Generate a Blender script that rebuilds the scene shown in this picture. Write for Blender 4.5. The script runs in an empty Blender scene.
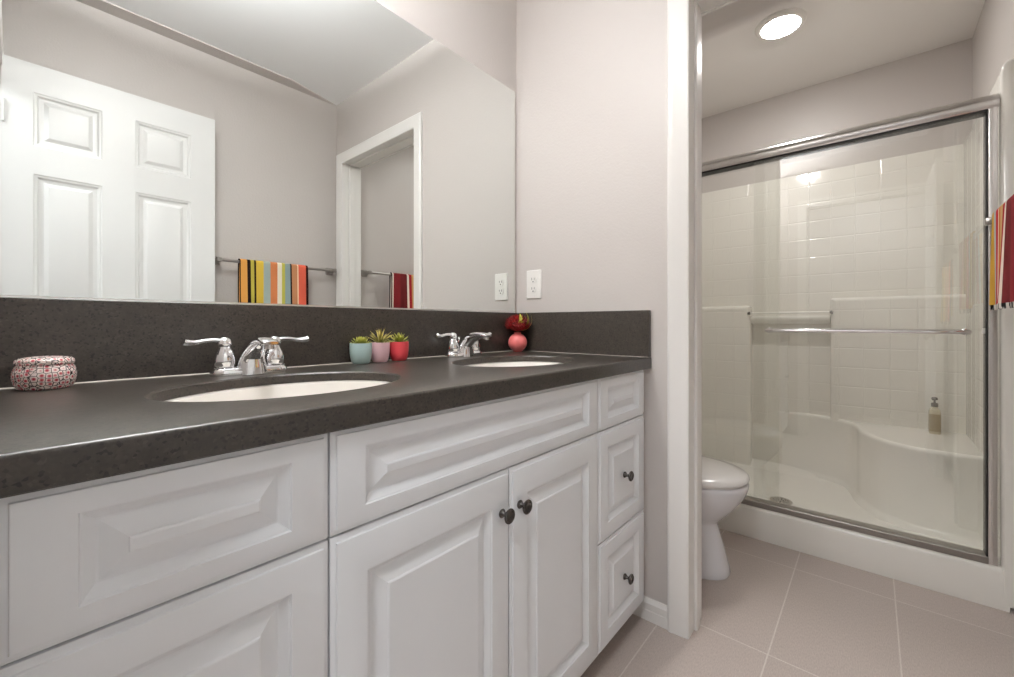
import bpy, bmesh, math, random
from mathutils import Vector, Matrix
random.seed(7)
S = bpy.context.scene
COL = S.collection
PI = math.pi

# ------------------------------------------------------------------ camera, world, exposure
CAM_Z = 1.0
cam = bpy.data.cameras.new('camera')
cam.sensor_width = 36.0
cam.lens = 424.0 / 1014.0 * 36.0
cam.shift_y = -14.5 / 1014.0
cam.clip_start = 0.01
co = bpy.data.objects.new('camera', cam)
COL.objects.link(co)
ANG = math.atan2(365.0, 424.0)
co.location = (0, 0, CAM_Z)
co.rotation_euler = (PI / 2, 0, ANG - PI / 2)
S.camera = co

W = bpy.data.worlds.new('world')
S.world = W
W.use_nodes = True
W.node_tree.nodes['Background'].inputs[0].default_value = (0.9, 0.95, 1.0, 1)
W.node_tree.nodes['Background'].inputs[1].default_value = 0.6

S.view_settings.view_transform = 'Standard'
S.view_settings.look = 'None'
S.view_settings.gamma = 1.0
S.view_settings.use_curve_mapping = False
S.view_settings.exposure = -0.06
S.cycles.max_bounces = 18
S.cycles.diffuse_bounces = 10
S.cycles.glossy_bounces = 8
S.cycles.transparent_max_bounces = 16
S.cycles.sample_clamp_indirect = 6.0
DOWN_LIGHT = 72.0
SHADE_LIGHT = 33.0
UP_FILL = 680.0
SHOWER_LIGHT = 160.0
HALL_FILL = 68.0

# ------------------------------------------------------------------ layout (metres, floor at 0)
XE = 1.405          # face of the end wall (towards the camera)
XT = 1.520          # its other face
D = 1.1557          # vanity wall
YB = -0.41          # wall opposite the mirror
XL = -0.035         # left wall
CEIL = 2.46
YR = -0.385         # towel wall of the toilet room
XC = 2.245          # shower curb front
XW = 3.166          # back wall of shower
SH_CEIL = 2.45
WC_CEIL = 2.585
CT = 0.888          # counter top
CB = 0.850
CSL = CT - 0.020    # underside of the slab behind its built-up front edge
CF = 0.565          # counter front

# ------------------------------------------------------------------ materials
def mat(name, color, rough=0.5, metal=0.0, spec=0.5, coat=0.0, emit=None, strength=0.0, trans=0.0):
    m = bpy.data.materials.new(name)
    m.use_nodes = True
    b = m.node_tree.nodes['Principled BSDF']
    b.inputs['Base Color'].default_value = (*color, 1)
    b.inputs['Roughness'].default_value = rough
    b.inputs['Metallic'].default_value = metal
    b.inputs['Specular IOR Level'].default_value = spec
    b.inputs['Coat Weight'].default_value = coat
    b.inputs['Coat Roughness'].default_value = 0.05
    b.inputs['Transmission Weight'].default_value = trans
    if emit:
        b.inputs['Emission Color'].default_value = (*emit, 1)
        b.inputs['Emission Strength'].default_value = strength
    return m

def srgb(r, g, b):
    f = lambda c: (c / 255 / 12.92) if c <= 10 else ((c / 255 + 0.055) / 1.055) ** 2.4
    return (f(r), f(g), f(b))

def nd(m, t, **kw):
    n = m.node_tree.nodes.new(t)
    for k, v in kw.items():
        if k in n.inputs: n.inputs[k].default_value = v
        else: setattr(n, k, v)
    return n

def lk(m, a, ao, b, bi):
    m.node_tree.links.new(a.outputs[ao], b.inputs[bi])

def bsdf(m): return m.node_tree.nodes['Principled BSDF']

def add_bump(m, scale=150.0, strength=0.1, detail=2.0, dist=0.002):
    tc = nd(m, 'ShaderNodeTexCoord')
    n = nd(m, 'ShaderNodeTexNoise', Scale=scale, Detail=detail)
    b = nd(m, 'ShaderNodeBump', Strength=strength, Distance=dist)
    lk(m, tc, 'Object', n, 'Vector'); lk(m, n, 'Fac', b, 'Height'); lk(m, b, 'Normal', bsdf(m), 'Normal')
    return n

def vary(m, c1, c2, scale=20.0, detail=3.0, lo=0.35, hi=0.65):
    tc = nd(m, 'ShaderNodeTexCoord')
    n = nd(m, 'ShaderNodeTexNoise', Scale=scale, Detail=detail)
    r = nd(m, 'ShaderNodeValToRGB')
    r.color_ramp.elements[0].position = lo; r.color_ramp.elements[0].color = (*c1, 1)
    r.color_ramp.elements[1].position = hi; r.color_ramp.elements[1].color = (*c2, 1)
    lk(m, tc, 'Object', n, 'Vector'); lk(m, n, 'Fac', r, 'Fac'); lk(m, r, 'Color', bsdf(m), 'Base Color')
    return m

M = {}
M['wall'] = mat('greige_wall_paint', srgb(199, 193, 189), 0.42, spec=0.4)
add_bump(M['wall'], 130, 0.28, 2.0, 0.0025)
M['ceiling'] = mat('white_ceiling_paint', srgb(244, 245, 246), 0.7)
add_bump(M['ceiling'], 130, 0.15, 2.0, 0.002)
M['wc_ceiling'] = mat('warm_ceiling_paint', srgb(236, 233, 230), 0.6)
add_bump(M['wc_ceiling'], 130, 0.12, 2.0, 0.002)
M['trim'] = mat('white_trim_paint', srgb(232, 230, 227), 0.3)
add_bump(M['trim'], 40, 0.02)
M['door'] = mat('white_door_paint', srgb(222, 222, 221), 0.32)
add_bump(M['door'], 60, 0.03)
M['cabinet'] = mat('white_thermofoil', srgb(228, 230, 233), 0.33)
add_bump(M['cabinet'], 30, 0.015)
M['toe'] = mat('toe_kick_dark', srgb(60, 54, 50), 0.6)
add_bump(M['toe'], 60, 0.05)
M['chrome'] = mat('polished_chrome', (0.86, 0.86, 0.87), 0.05, 1.0)
M['satin'] = mat('satin_aluminium', (0.62, 0.60, 0.58), 0.2, 1.0)
M['frame'] = mat('bright_shower_frame', (0.78, 0.77, 0.76), 0.2, 1.0)
M['sill'] = mat('brushed_sill', (0.36, 0.34, 0.315), 0.38, 1.0)
M['dark_gap_and_seal'] = mat('dark_gap_and_seal', (0.015, 0.014, 0.013), 0.5)  # jamb seal, and shade painted into the gap under the header
M['pewter'] = mat('pewter_knob', (0.11, 0.10, 0.095), 0.25, 1.0)
M['porcelain'] = mat('white_porcelain', srgb(236, 232, 226), 0.12, coat=0.3)
M['toilet'] = mat('toilet_china', srgb(226, 226, 230), 0.1, coat=0.3)
M['seat'] = mat('toilet_seat_plastic', srgb(232, 230, 228), 0.18)
M['acrylic'] = mat('shower_acrylic', srgb(236, 234, 228), 0.16, spec=0.5)
M['plastic'] = mat('white_plastic', srgb(236, 234, 230), 0.3)
M['slot'] = mat('dark_slot', (0.03, 0.03, 0.03), 0.6)
M['nickel'] = mat('brushed_nickel', (0.42, 0.40, 0.38), 0.28, 1.0)
for k in ('chrome', 'satin', 'frame', 'pewter', 'porcelain', 'toilet', 'seat', 'plastic', 'nickel'):
    pass

def acrylic_tile():
    m = mat('shower_acrylic_tile', srgb(234, 231, 224), 0.10)
    tc = nd(m, 'ShaderNodeTexCoord')
    mp = nd(m, 'ShaderNodeMapping')
    sep = nd(m, 'ShaderNodeSeparateXYZ')
    lk(m, tc, 'Object', sep, 'Vector')
    add = nd(m, 'ShaderNodeMath', operation='ADD')
    lk(m, sep, 'X', add, 0); lk(m, sep, 'Y', add, 1)
    cmb = nd(m, 'ShaderNodeCombineXYZ')
    lk(m, add, 'Value', cmb, 'X'); lk(m, sep, 'Z', cmb, 'Y')
    br = nd(m, 'ShaderNodeTexBrick', Scale=1.0)
    br.offset = 0.0
    br.inputs['Brick Width'].default_value = 0.108
    br.inputs['Row Height'].default_value = 0.108
    br.inputs['Mortar Size'].default_value = 0.005
    br.inputs['Mortar Smooth'].default_value = 1.0
    lk(m, cmb, 'Vector', br, 'Vector')
    inv = nd(m, 'ShaderNodeMath', operation='SUBTRACT'); inv.inputs[0].default_value = 1.0
    lk(m, br, 'Fac', inv, 1)
    b = nd(m, 'ShaderNodeBump', Strength=0.5, Distance=0.0025)
    lk(m, inv, 'Value', b, 'Height'); lk(m, b, 'Normal', bsdf(m), 'Normal')
    return m
M['acrylic_tile'] = acrylic_tile()

def quartz():
    m = mat('dark_quartz', (0.05, 0.045, 0.04), 0.31, spec=0.45)
    tc = nd(m, 'ShaderNodeTexCoord')
    v = nd(m, 'ShaderNodeTexVoronoi', Scale=330.0)
    r = nd(m, 'ShaderNodeValToRGB')
    e = r.color_ramp.elements
    e[0].position = 0.0; e[0].color = (0.016, 0.014, 0.012, 1)
    e[1].position = 1.0; e[1].color = (0.066, 0.055, 0.046, 1)
    a = e.new(0.08); a.color = (0.020, 0.0175, 0.015, 1)
    a = e.new(0.14); a.color = (0.040, 0.033, 0.027, 1)
    a = e.new(0.9); a.color = (0.050, 0.041, 0.0335, 1)
    sp = nd(m, 'ShaderNodeSeparateColor')
    lk(m, tc, 'Object', v, 'Vector'); lk(m, v, 'Color', sp, 'Color'); lk(m, sp, 'Red', r, 'Fac')
    n = nd(m, 'ShaderNodeTexNoise', Scale=60.0, Detail=5.0)
    lk(m, tc, 'Object', n, 'Vector')
    mx = nd(m, 'ShaderNodeMix', data_type='RGBA')
    mx.blend_type = 'MULTIPLY'; mx.inputs[0].default_value = 0.5
    rr = nd(m, 'ShaderNodeValToRGB')
    rr.color_ramp.elements[0].position = 0.3; rr.color_ramp.elements[0].color = (0.6, 0.6, 0.6, 1)
    rr.color_ramp.elements[1].position = 0.7; rr.color_ramp.elements[1].color = (1.25, 1.22, 1.2, 1)
    lk(m, n, 'Fac', rr, 'Fac')
    lk(m, r, 'Color', mx, 6); lk(m, rr, 'Color', mx, 7); lk(m, mx, 2, bsdf(m), 'Base Color')
    return m
M['quartz'] = quartz()

def floor_tile():
    m = mat('floor_tile', srgb(168, 154, 147), 0.32)
    tc = nd(m, 'ShaderNodeTexCoord')
    mp = nd(m, 'ShaderNodeMapping')
    mp.inputs['Location'].default_value = (-(2.08 - 0.593 * 6) , -(-0.064 - 0.303 * 8), 0)
    br = nd(m, 'ShaderNodeTexBrick', Scale=1.0)
    br.offset = 0.0
    br.inputs['Brick Width'].default_value = 0.593
    br.inputs['Row Height'].default_value = 0.303
    br.inputs['Mortar Size'].default_value = 0.0022
    br.inputs['Mortar Smooth'].default_value = 0.2
    br.inputs['Bias'].default_value = 0.0
    br.inputs['Color1'].default_value = (*srgb(184, 172, 165), 1)
    br.inputs['Color2'].default_value = (*srgb(187, 175, 168), 1)
    br.inputs['Mortar'].default_value = (*srgb(208, 200, 193), 1)
    lk(m, tc, 'Object', mp, 'Vector'); lk(m, mp, 'Vector', br, 'Vector')
    st = nd(m, 'ShaderNodeMapping'); st.inputs['Scale'].default_value = (90, 420, 1)
    n = nd(m, 'ShaderNodeTexNoise', Scale=1.0, Detail=4.0)
    lk(m, tc, 'Object', st, 'Vector'); lk(m, st, 'Vector', n, 'Vector')
    rr = nd(m, 'ShaderNodeValToRGB')
    rr.color_ramp.elements[0].position = 0.3; rr.color_ramp.elements[0].color = (0.86, 0.86, 0.86, 1)
    rr.color_ramp.elements[1].position = 0.7; rr.color_ramp.elements[1].color = (1.1, 1.1, 1.1, 1)
    mx = nd(m, 'ShaderNodeMix', data_type='RGBA'); mx.blend_type = 'MULTIPLY'; mx.inputs[0].default_value = 1.0
    lk(m, n, 'Fac', rr, 'Fac'); lk(m, br, 'Color', mx, 6); lk(m, rr, 'Color', mx, 7)
    lk(m, mx, 2, bsdf(m), 'Base Color')
    b = nd(m, 'ShaderNodeBump', Strength=0.25, Distance=0.001)
    inv = nd(m, 'ShaderNodeMath', operation='SUBTRACT'); inv.inputs[0].default_value = 1.0
    lk(m, br, 'Fac', inv, 1); lk(m, inv, 'Value', b, 'Height'); lk(m, b, 'Normal', bsdf(m), 'Normal')
    return m
M['floor'] = floor_tile()

def thin_glass(name, tint, base=0.035):
    """A clear pane: light passes straight, grazing light is reflected."""
    m = bpy.data.materials.new(name); m.use_nodes = True
    nt = m.node_tree; nt.nodes.clear()
    out = nd(m, 'ShaderNodeOutputMaterial')
    tr = nd(m, 'ShaderNodeBsdfTransparent'); tr.inputs['Color'].default_value = (*tint, 1)
    gl = nd(m, 'ShaderNodeBsdfGlossy'); gl.inputs['Roughness'].default_value = 0.0
    gl.inputs['Color'].default_value = (1, 1, 1, 1)
    geo = nd(m, 'ShaderNodeNewGeometry')
    dot = nd(m, 'ShaderNodeVectorMath', operation='DOT_PRODUCT')
    lk(m, geo, 'Normal', dot, 0); lk(m, geo, 'Incoming', dot, 1)
    ab = nd(m, 'ShaderNodeMath', operation='ABSOLUTE'); lk(m, dot, 'Value', ab, 0)
    su = nd(m, 'ShaderNodeMath', operation='SUBTRACT'); su.inputs[0].default_value = 1.0; lk(m, ab, 'Value', su, 1)
    pw = nd(m, 'ShaderNodeMath', operation='POWER'); pw.inputs[1].default_value = 5.0; lk(m, su, 'Value', pw, 0)
    ma = nd(m, 'ShaderNodeMath', operation='MULTIPLY_ADD'); ma.inputs[1].default_value = 0.9; ma.inputs[2].default_value = base
    lk(m, pw, 'Value', ma, 0)
    mx = nd(m, 'ShaderNodeMixShader')
    lk(m, ma, 'Value', mx, 'Fac'); lk(m, tr, 'BSDF', mx, 1); lk(m, gl, 'BSDF', mx, 2)
    lk(m, mx, 'Shader', out, 'Surface')
    return m
M['glass'] = thin_glass('shower_glass', (0.975, 0.980, 0.970), 0.085)

def mirror_mat():
    m = bpy.data.materials.new('mirror_silver'); m.use_nodes = True
    nt = m.node_tree; nt.nodes.clear()
    out = nd(m, 'ShaderNodeOutputMaterial')
    gl = nd(m, 'ShaderNodeBsdfGlossy'); gl.inputs['Roughness'].default_value = 0.0
    gl.inputs['Color'].default_value = (0.90, 0.925, 0.91, 1)
    lk(m, gl, 'BSDF', out, 'Surface')
    return m
M['mirror'] = mirror_mat()

def emit(name, color, s):
    m = bpy.data.materials.new(name); m.use_nodes = True
    nt = m.node_tree; nt.nodes.clear()
    out = nd(m, 'ShaderNodeOutputMaterial')
    e = nd(m, 'ShaderNodeEmission'); e.inputs['Color'].default_value = (*color, 1); e.inputs['Strength'].default_value = s
    lk(m, e, 'Emission', out, 'Surface')
    return m

def stripes(name, axis, x0, x1, bands):
    m = mat(name, (0.5, 0.5, 0.5), 0.9, spec=0.1)
    tc = nd(m, 'ShaderNodeTexCoord'); sp = nd(m, 'ShaderNodeSeparateXYZ')
    lk(m, tc, 'Object', sp, 'Vector')
    mr = nd(m, 'ShaderNodeMapRange'); mr.inputs['From Min'].default_value = x0; mr.inputs['From Max'].default_value = x1
    lk(m, sp, axis, mr, 'Value')
    r = nd(m, 'ShaderNodeValToRGB'); cr = r.color_ramp; cr.interpolation = 'CONSTANT'
    while len(cr.elements) > 1: cr.elements.remove(cr.elements[-1])
    for i, (p, c) in enumerate(bands):
        e = cr.elements[0] if i == 0 else cr.elements.new(p)
        e.position = p; e.color = (*srgb(*c), 1)
    lk(m, mr, 'Result', r, 'Fac'); lk(m, r, 'Color', bsdf(m), 'Base Color')
    n = nd(m, 'ShaderNodeTexNoise', Scale=700.0, Detail=2.0)
    b = nd(m, 'ShaderNodeBump', Strength=0.5, Distance=0.002)
    lk(m, tc, 'Object', n, 'Vector'); lk(m, n, 'Fac', b, 'Height'); lk(m, b, 'Normal', bsdf(m), 'Normal')
    return m

# ------------------------------------------------------------------ mesh helpers
def NB(): return bmesh.new()

def obj(name, bm, m, parent=None, smooth=True, angle=35, origin=None):
    bmesh.ops.recalc_face_normals(bm, faces=bm.faces[:])
    if parent is not None and origin is None and not parent.get('_local'):
        origin = parent.location
    if origin is not None:
        bmesh.ops.translate(bm, verts=bm.verts[:], vec=-Vector(origin))
    me = bpy.data.meshes.new(name)
    bm.to_mesh(me); bm.free()
    me.materials.append(m)
    if smooth:
        for p in me.polygons: p.use_smooth = True
        me.set_sharp_from_angle(angle=math.radians(angle))
    o = bpy.data.objects.new(name, me)
    COL.objects.link(o)
    if parent is not None:
        o.parent = parent
    elif origin is not None:
        o.location = origin
    return o

LOCAL = set()
def thing(name, label, cat, loc=(0, 0, 0), group=None, rz=0):
    o = bpy.data.objects.new(name, None)
    COL.objects.link(o)
    o.empty_display_size = 0.05
    o.location = loc; o.rotation_euler = (0, 0, rz)
    o['label'] = label; o['category'] = cat
    if group: o['group'] = group
    return o

def part(name, bm, m, parent, local=False, smooth=True, angle=35, label=None, kind=None):
    """world-space mesh under a thing (local=True: already in the thing's own space)"""
    root = parent
    off = Vector((0, 0, 0))
    p = parent
    while p is not None:
        off += p.location; p = p.parent
    o = obj(name, bm, m, None, smooth, angle)
    if not local:
        o.data.transform(Matrix.Translation(-off))
    o.parent = parent
    if label: o['label'] = label
    if kind: o['kind'] = kind
    return o

def struct(name, bm, m, parent=None, smooth=True, angle=35):
    o = obj(name, bm, m, None, smooth, angle)
    if parent: o.parent = parent
    else: o['kind'] = 'structure'
    return o

def dup(root, loc, label, rz=None):
    r = root.copy(); COL.objects.link(r); r.location = loc
    if rz is not None: r.rotation_euler = (0, 0, rz)
    r['label'] = label
    for ch in list(root.children):
        c = ch.copy(); COL.objects.link(c); c.parent = r
        for g in list(ch.children):
            d = g.copy(); COL.objects.link(d); d.parent = c
    return r

def box(bm, x0, x1, y0, y1, z0, z1, bev=0.0, seg=2):
    vs = [bm.verts.new((x, y, z)) for z in (z0, z1) for y in (y0, y1) for x in (x0, x1)]
    F = [(0, 2, 3, 1), (4, 5, 7, 6), (0, 1, 5, 4), (2, 6, 7, 3), (0, 4, 6, 2), (1, 3, 7, 5)]
    fs = [bm.faces.new([vs[i] for i in f]) for f in F]
    if bev > 0:
        es = list({e for f in fs for e in f.edges})
        bmesh.ops.bevel(bm, geom=es, offset=bev, segments=seg, profile=0.5, affect='EDGES')
    return bm

def loft(bm, rings, cap0=True, cap1=True, closed=True):
    rv = [[bm.verts.new(p) for p in r] for r in rings]
    n = len(rings[0])
    for a, b in zip(rv, rv[1:]):
        for i in range(n if closed else n - 1):
            j = (i + 1) % n
            try: bm.faces.new((a[i], a[j], b[j], b[i]))
            except ValueError: pass
    if cap0: bm.faces.new(rv[0][::-1])
    if cap1: bm.faces.new(rv[-1])
    return rv

def lathe(bm, prof, cx=0, cy=0, n=32, sx=1.0, sy=1.0, cap0=True, cap1=True, axis='Z', base=(0, 0, 0)):
    rings = []
    for r, z in prof:
        ring = []
        for i in range(n):
            a = 2 * PI * i / n
            u, v = r * sx * math.cos(a), r * sy * math.sin(a)
            if axis == 'Z': p = (cx + u, cy + v, z)
            elif axis == 'Y': p = (base[0] + u, base[1] + z, base[2] + v)
            else: p = (base[0] + z, base[1] + u, base[2] + v)
            ring.append(p)
        rings.append(ring)
    return loft(bm, rings, cap0, cap1)

def tube(bm, pts, rad, n=12, flat=1.0, cap=True):
    """circular tube along a polyline; rad scalar or list"""
    P = [Vector(p) for p in pts]
    R = rad if isinstance(rad, (list, tuple)) else [rad] * len(P)
    rings = []; up = None
    for i, p in enumerate(P):
        t = (P[min(i + 1, len(P) - 1)] - P[max(i - 1, 0)]).normalized()
        if up is None:
            up = Vector((0, 0, 1)) if abs(t.z) < 0.9 else Vector((1, 0, 0))
        s = t.cross(up).normalized(); up = s.cross(t).normalized()
        r = R[i]
        rings.append([p + s * (r * math.cos(2 * PI * k / n)) + up * (r * flat * math.sin(2 * PI * k / n)) for k in range(n)])
    loft(bm, rings, cap, cap)
    return bm

def prism(bm, poly, a0, a1, fn):
    """extrude a 2-D polygon; fn(u, v, a) -> xyz"""
    loft(bm, [[fn(u, v, a0) for u, v in poly], [fn(u, v, a1) for u, v in poly]])
    return bm

def catmull(pts, n=8):
    out = []
    P = [pts[0]] + list(pts) + [pts[-1]]
    for i in range(1, len(P) - 2):
        p0, p1, p2, p3 = [Vector(q) for q in P[i - 1:i + 3]]
        for k in range(n):
            t = k / n
            out.append(tuple(0.5 * ((2 * p1) + (-p0 + p2) * t + (2 * p0 - 5 * p1 + 4 * p2 - p3) * t * t + (-p0 + 3 * p1 - 3 * p2 + p3) * t ** 3)))
    out.append(tuple(pts[-1]))
    return out

def rrect(u0, u1, v0, v1, r, n=5):
    pts = []
    for cx, cy, a0 in ((u1 - r, v1 - r, 0), (u0 + r, v1 - r, PI / 2), (u0 + r, v0 + r, PI), (u1 - r, v0 + r, 3 * PI / 2)):
        for k in range(n + 1):
            a = a0 + PI / 2 * k / n
            pts.append((cx + r * math.cos(a), cy + r * math.sin(a)))
    return pts

# raised-panel profiles: (inset from the panel's outline, depth into the face)
CAB_PROF = [(0.0, 0.0), (0.0010, -0.0030), (0.003, -0.0038), (0.0075, -0.0082), (0.0125, -0.0122), (0.0150, -0.0124), (0.0165, -0.0118),
            (0.0185, -0.0108), (0.0365, -0.0034), (0.0375, -0.0016), (0.0395, -0.0006)]
DOOR_PROF = [(0.0, 0.0), (0.004, -0.003), (0.010, -0.004), (0.016, -0.010), (0.020, -0.011), (0.030, -0.011), (0.044, -0.004), (0.047, -0.0035)]

def panel_rings(bm, x0, x1, z0, z1, prof, fn, outer=None):
    """concentric rings from the outline inwards, last one filled"""
    rv = []
    for ins, d in prof:
        rv.append([bm.verts.new(fn(*p)) for p in ((x0 + ins, z0 + ins, d), (x1 - ins, z0 + ins, d), (x1 - ins, z1 - ins, d), (x0 + ins, z1 - ins, d))])
    for a, b in zip(rv, rv[1:]):
        for i in range(4):
            j = (i + 1) % 4
            bm.faces.new((a[i], a[j], b[j], b[i]))
    bm.faces.new(rv[-1])
    return rv[0]

def cab_front(x0, x1, z0, z1, stile, rail, yf, th=0.019):
    bm = NB()
    fn = lambda u, v, d: (u, yf - d, v)
    edge = [(0.0, -th), (0.0, -0.0062), (0.0015, -0.0052), (0.0060, -0.0040), (0.0072, -0.0034), (0.0080, -0.0006), (0.0095, 0.0)]
    rv = []
    for ins, d in edge:
        rv.append([bm.verts.new(fn(*p)) for p in ((x0 + ins, z0 + ins, d), (x1 - ins, z0 + ins, d), (x1 - ins, z1 - ins, d), (x0 + ins, z1 - ins, d))])
    for a, b in zip(rv, rv[1:]):
        for i in range(4):
            j = (i + 1) % 4
            bm.faces.new((a[i], a[j], b[j], b[i]))
    bm.faces.new(rv[0][::-1])
    inner = panel_rings(bm, x0 + stile, x1 - stile, z0 + rail, z1 - rail, CAB_PROF, fn)
    o = rv[-1]
    for i in range(4):
        j = (i + 1) % 4
        bm.faces.new((o[i], o[j], inner[j], inner[i]))
    return bm

# ------------------------------------------------------------------ the room shell
T = 0.12
def wall_obj(name, *boxes, m='wall'):
    bm = NB()
    for b in boxes: box(bm, *b)
    return struct(name, bm, M[m], smooth=False)

bm = NB(); box(bm, -1.6, XW + 0.1, -1.6, 1.4, -0.08, 0.0); struct('floor', bm, M['floor'], smooth=False)
bm = NB(); box(bm, XL - T, XE + 0.115, YB - T, D + T, CEIL, CEIL + 0.3); struct('ceiling', bm, M['ceiling'], smooth=False)
wall_obj('wall_back', (XL - T, XW + T, D, D + T, 0, 2.8))
# end wall with the doorway to the toilet room
OY0, OY1, OZ = -0.322, 0.4405, 2.055
wall_obj('wall_right', (XE, XT, OY1 + 0.018, D, 0, 2.8), (XE, XT, YB, OY0 - 0.018, 0, 2.8), (XE, XT, OY0 - 0.018, OY1 + 0.018, OZ + 0.018, 2.8))
wall_obj('wall_front', (XL - T, XE, YB - T, YB, 0, 2.8), (XE + 0.02, XW + T, YR - T - 0.025, YR, 0, 2.8))
# left wall with the entry doorway the camera looks in from
EY0, EY1, EZ = -0.347, 0.44, 2.035
wall_obj('wall_left', (XL - T, XL, EY1 + 0.018, D, 0, 2.8), (XL - T, XL, YB, EY0 - 0.018, 0, 2.8), (XL - T, XL, EY0 - 0.018, EY1 + 0.018, EZ + 0.018, 2.8))
wall_obj('wall_shower', (XW, XW + T, YR - T, D + T, 0, 2.8))
# ceilings of the toilet room: higher part, and the dropped part over the shower with a rounded edge
bm = NB(); box(bm, XT, 2.31, YR, D, WC_CEIL, WC_CEIL + 0.2); struct('ceiling_toilet', bm, M['wc_ceiling'], smooth=False)
bm = NB()
poly = [(XW, SH_CEIL), (XW, SH_CEIL + 0.3), (2.285, SH_CEIL + 0.3), (2.285, SH_CEIL + 0.035)]
for k in range(1, 7):
    a = PI + PI / 2 * k / 6
    poly.append((2.32 + 0.035 * math.cos(a), SH_CEIL + 0.035 + 0.035 * math.sin(a)))
prism(bm, poly, YR, D, lambda u, v, a: (u, a, v))
struct('ceiling_shower', bm, M['wc_ceiling'])
# thin wall-coloured board where ceiling meets the wall opposite the mirror
bm = NB()
prism(bm, [(XL, YB), (XE, YB), (1.08, YB + 0.088), (XL, YB + 0.088)], CEIL - 0.006, CEIL, lambda u, v, a: (u, v, a))
struct('trim_ceiling', bm, M['wall'], smooth=False)

# hall beyond the entry doorway
HX = -1.45
wall_obj('wall_hall', (HX - T, HX, -1.5, 1.4, 0, 2.8), (HX, XL - T, -1.5 - T, -1.5, 0, 2.8), (HX, XL - T, 1.3, 1.3 + T, 0, 2.8),
         (XL - T - 0.002, XL - T, -1.5, YB - T, 0, 2.8))
bm = NB(); box(bm, HX - T, XL - T, -1.6, 1.4, CEIL, CEIL + 0.3); struct('ceiling_hall', bm, M['ceiling'], smooth=False)

# ------------------------------------------------------------------ door casings and jambs
CAS = [(0.0, 0.0), (0.0, 0.010), (0.004, 0.0125), (0.010, 0.0125), (0.016, 0.0145), (0.045, 0.0165), (0.052, 0.0185), (0.060, 0.0185), (0.066, 0.014), (0.066, 0.0)]
def casing_frame(name, xwall, sgn, y0, y1, zt, w=0.066, depth=1.0):
    """colonial casing, mitred, one mesh: left leg, head, right leg"""
    bm = NB()
    rings = []
    for (yy, zz, my, mz) in ((y0, 0, -1, 0), (y0, zt, -1, 1), (y1, zt, 1, 1), (y1, 0, 1, 0)):
        rings.append([(xwall + sgn * t * depth, yy + my * u, zz + mz * u) for u, t in CAS])
    loft(bm, rings)
    return struct(name, bm, M['trim'], angle=20)

casing_frame('trim_1', XE, -1, OY0, OY1, OZ - 0.006)
casing_frame('trim_2', XT, 1, OY0, OY1, OZ - 0.006, 0.05)
casing_frame('trim_3', XL, 1, EY0, EY1, EZ - 0.006, depth=0.35)
def jamb(name, x0, x1, y0, y1, zt, stop):
    bm = NB(); e = 0.018
    box(bm, x0, x1, y1, y1 + e, 0, zt + e); box(bm, x0, x1, y0 - e, y0, 0, zt + e); box(bm, x0, x1, y0, y1, zt, zt + e)
    s0, s1 = stop; t = 0.010
    box(bm, s0, s1, y1 - t, y1, 0, zt, 0.002, 1); box(bm, s0, s1, y0, y0 + t, 0, zt, 0.002, 1); box(bm, s0, s1, y0 + t, y1 - t, zt - t, zt, 0.002, 1)
    return struct(name, bm, M['trim'], angle=30)
jamb('trim_4', XE, XT, OY0, OY1, OZ, (XE + 0.042, XE + 0.078))
jamb('trim_5', XL - T, XL, EY0, EY1, EZ, (XL - 0.085, XL - 0.05))

# baseboards
BB = [(0, 0), (0.013, 0), (0.013, 0.034), (0.011, 0.0365), (0.0115, 0.039), (0.011, 0.058), (0.007, 0.064), (0.004, 0.072), (0, 0.072)]
bm = NB(); prism(bm, BB, OY1 + 0.066, D, lambda u, v, a: (XE - u, a, v)); struct('baseboard_right', bm, M['trim'], angle=20)
bm = NB(); prism(bm, BB, XL, XE, lambda u, v, a: (a, YB + u, v)); struct('baseboard_front', bm, M['trim'], angle=20)

# ------------------------------------------------------------------ the open six-panel door
DX0, DX1, DYF, DTH = XL + 0.0008, 0.686, -0.310, 0.035
DZ0, DZ1 = 0.012, 2.070
def six_panel_door():
    bm = NB()
    xs = [DX0, 0.050, 0.257, 0.369, 0.583, DX1]
    zs = [DZ0, 0.21, 0.86, 1.02, 1.618, 1.734, 1.954, DZ1]
    pan = {(i, j) for i in (1, 3) for j in (1, 3, 5)}
    for side in (0, 1):
        fn = (lambda u, v, d: (u, DYF + d, v)) if side == 0 else (lambda u, v, d: (u, DYF - DTH - d, v))
        grid = {}
        for i, x in enumerate(xs):
            for j, z in enumerate(zs): grid[i, j] = bm.verts.new(fn(x, z, 0))
        for i in range(len(xs) - 1):
            for j in range(len(zs) - 1):
                c = [grid[i, j], grid[i + 1, j], grid[i + 1, j + 1], grid[i, j + 1]]
                if (i, j) not in pan: bm.faces.new(c)
                else:
                    r0 = panel_rings(bm, xs[i], xs[i + 1], zs[j], zs[j + 1], DOOR_PROF, fn)
        if side == 0: g0 = grid
        else: g1 = grid
    nx, nz = len(xs) - 1, len(zs) - 1
    for i in range(nx):
        for j in (0, nz): bm.faces.new((g0[i, j], g0[i + 1, j], g1[i + 1, j], g1[i, j]))
    for j in range(nz):
        for i in (0, nx): bm.faces.new((g0[i, j], g0[i, j + 1], g1[i, j + 1], g1[i, j]))
    bmesh.ops.remove_doubles(bm, verts=bm.verts[:], dist=1e-5)
    return bm
door = struct('door_1', six_panel_door(), M['door'], angle=15)
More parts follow.
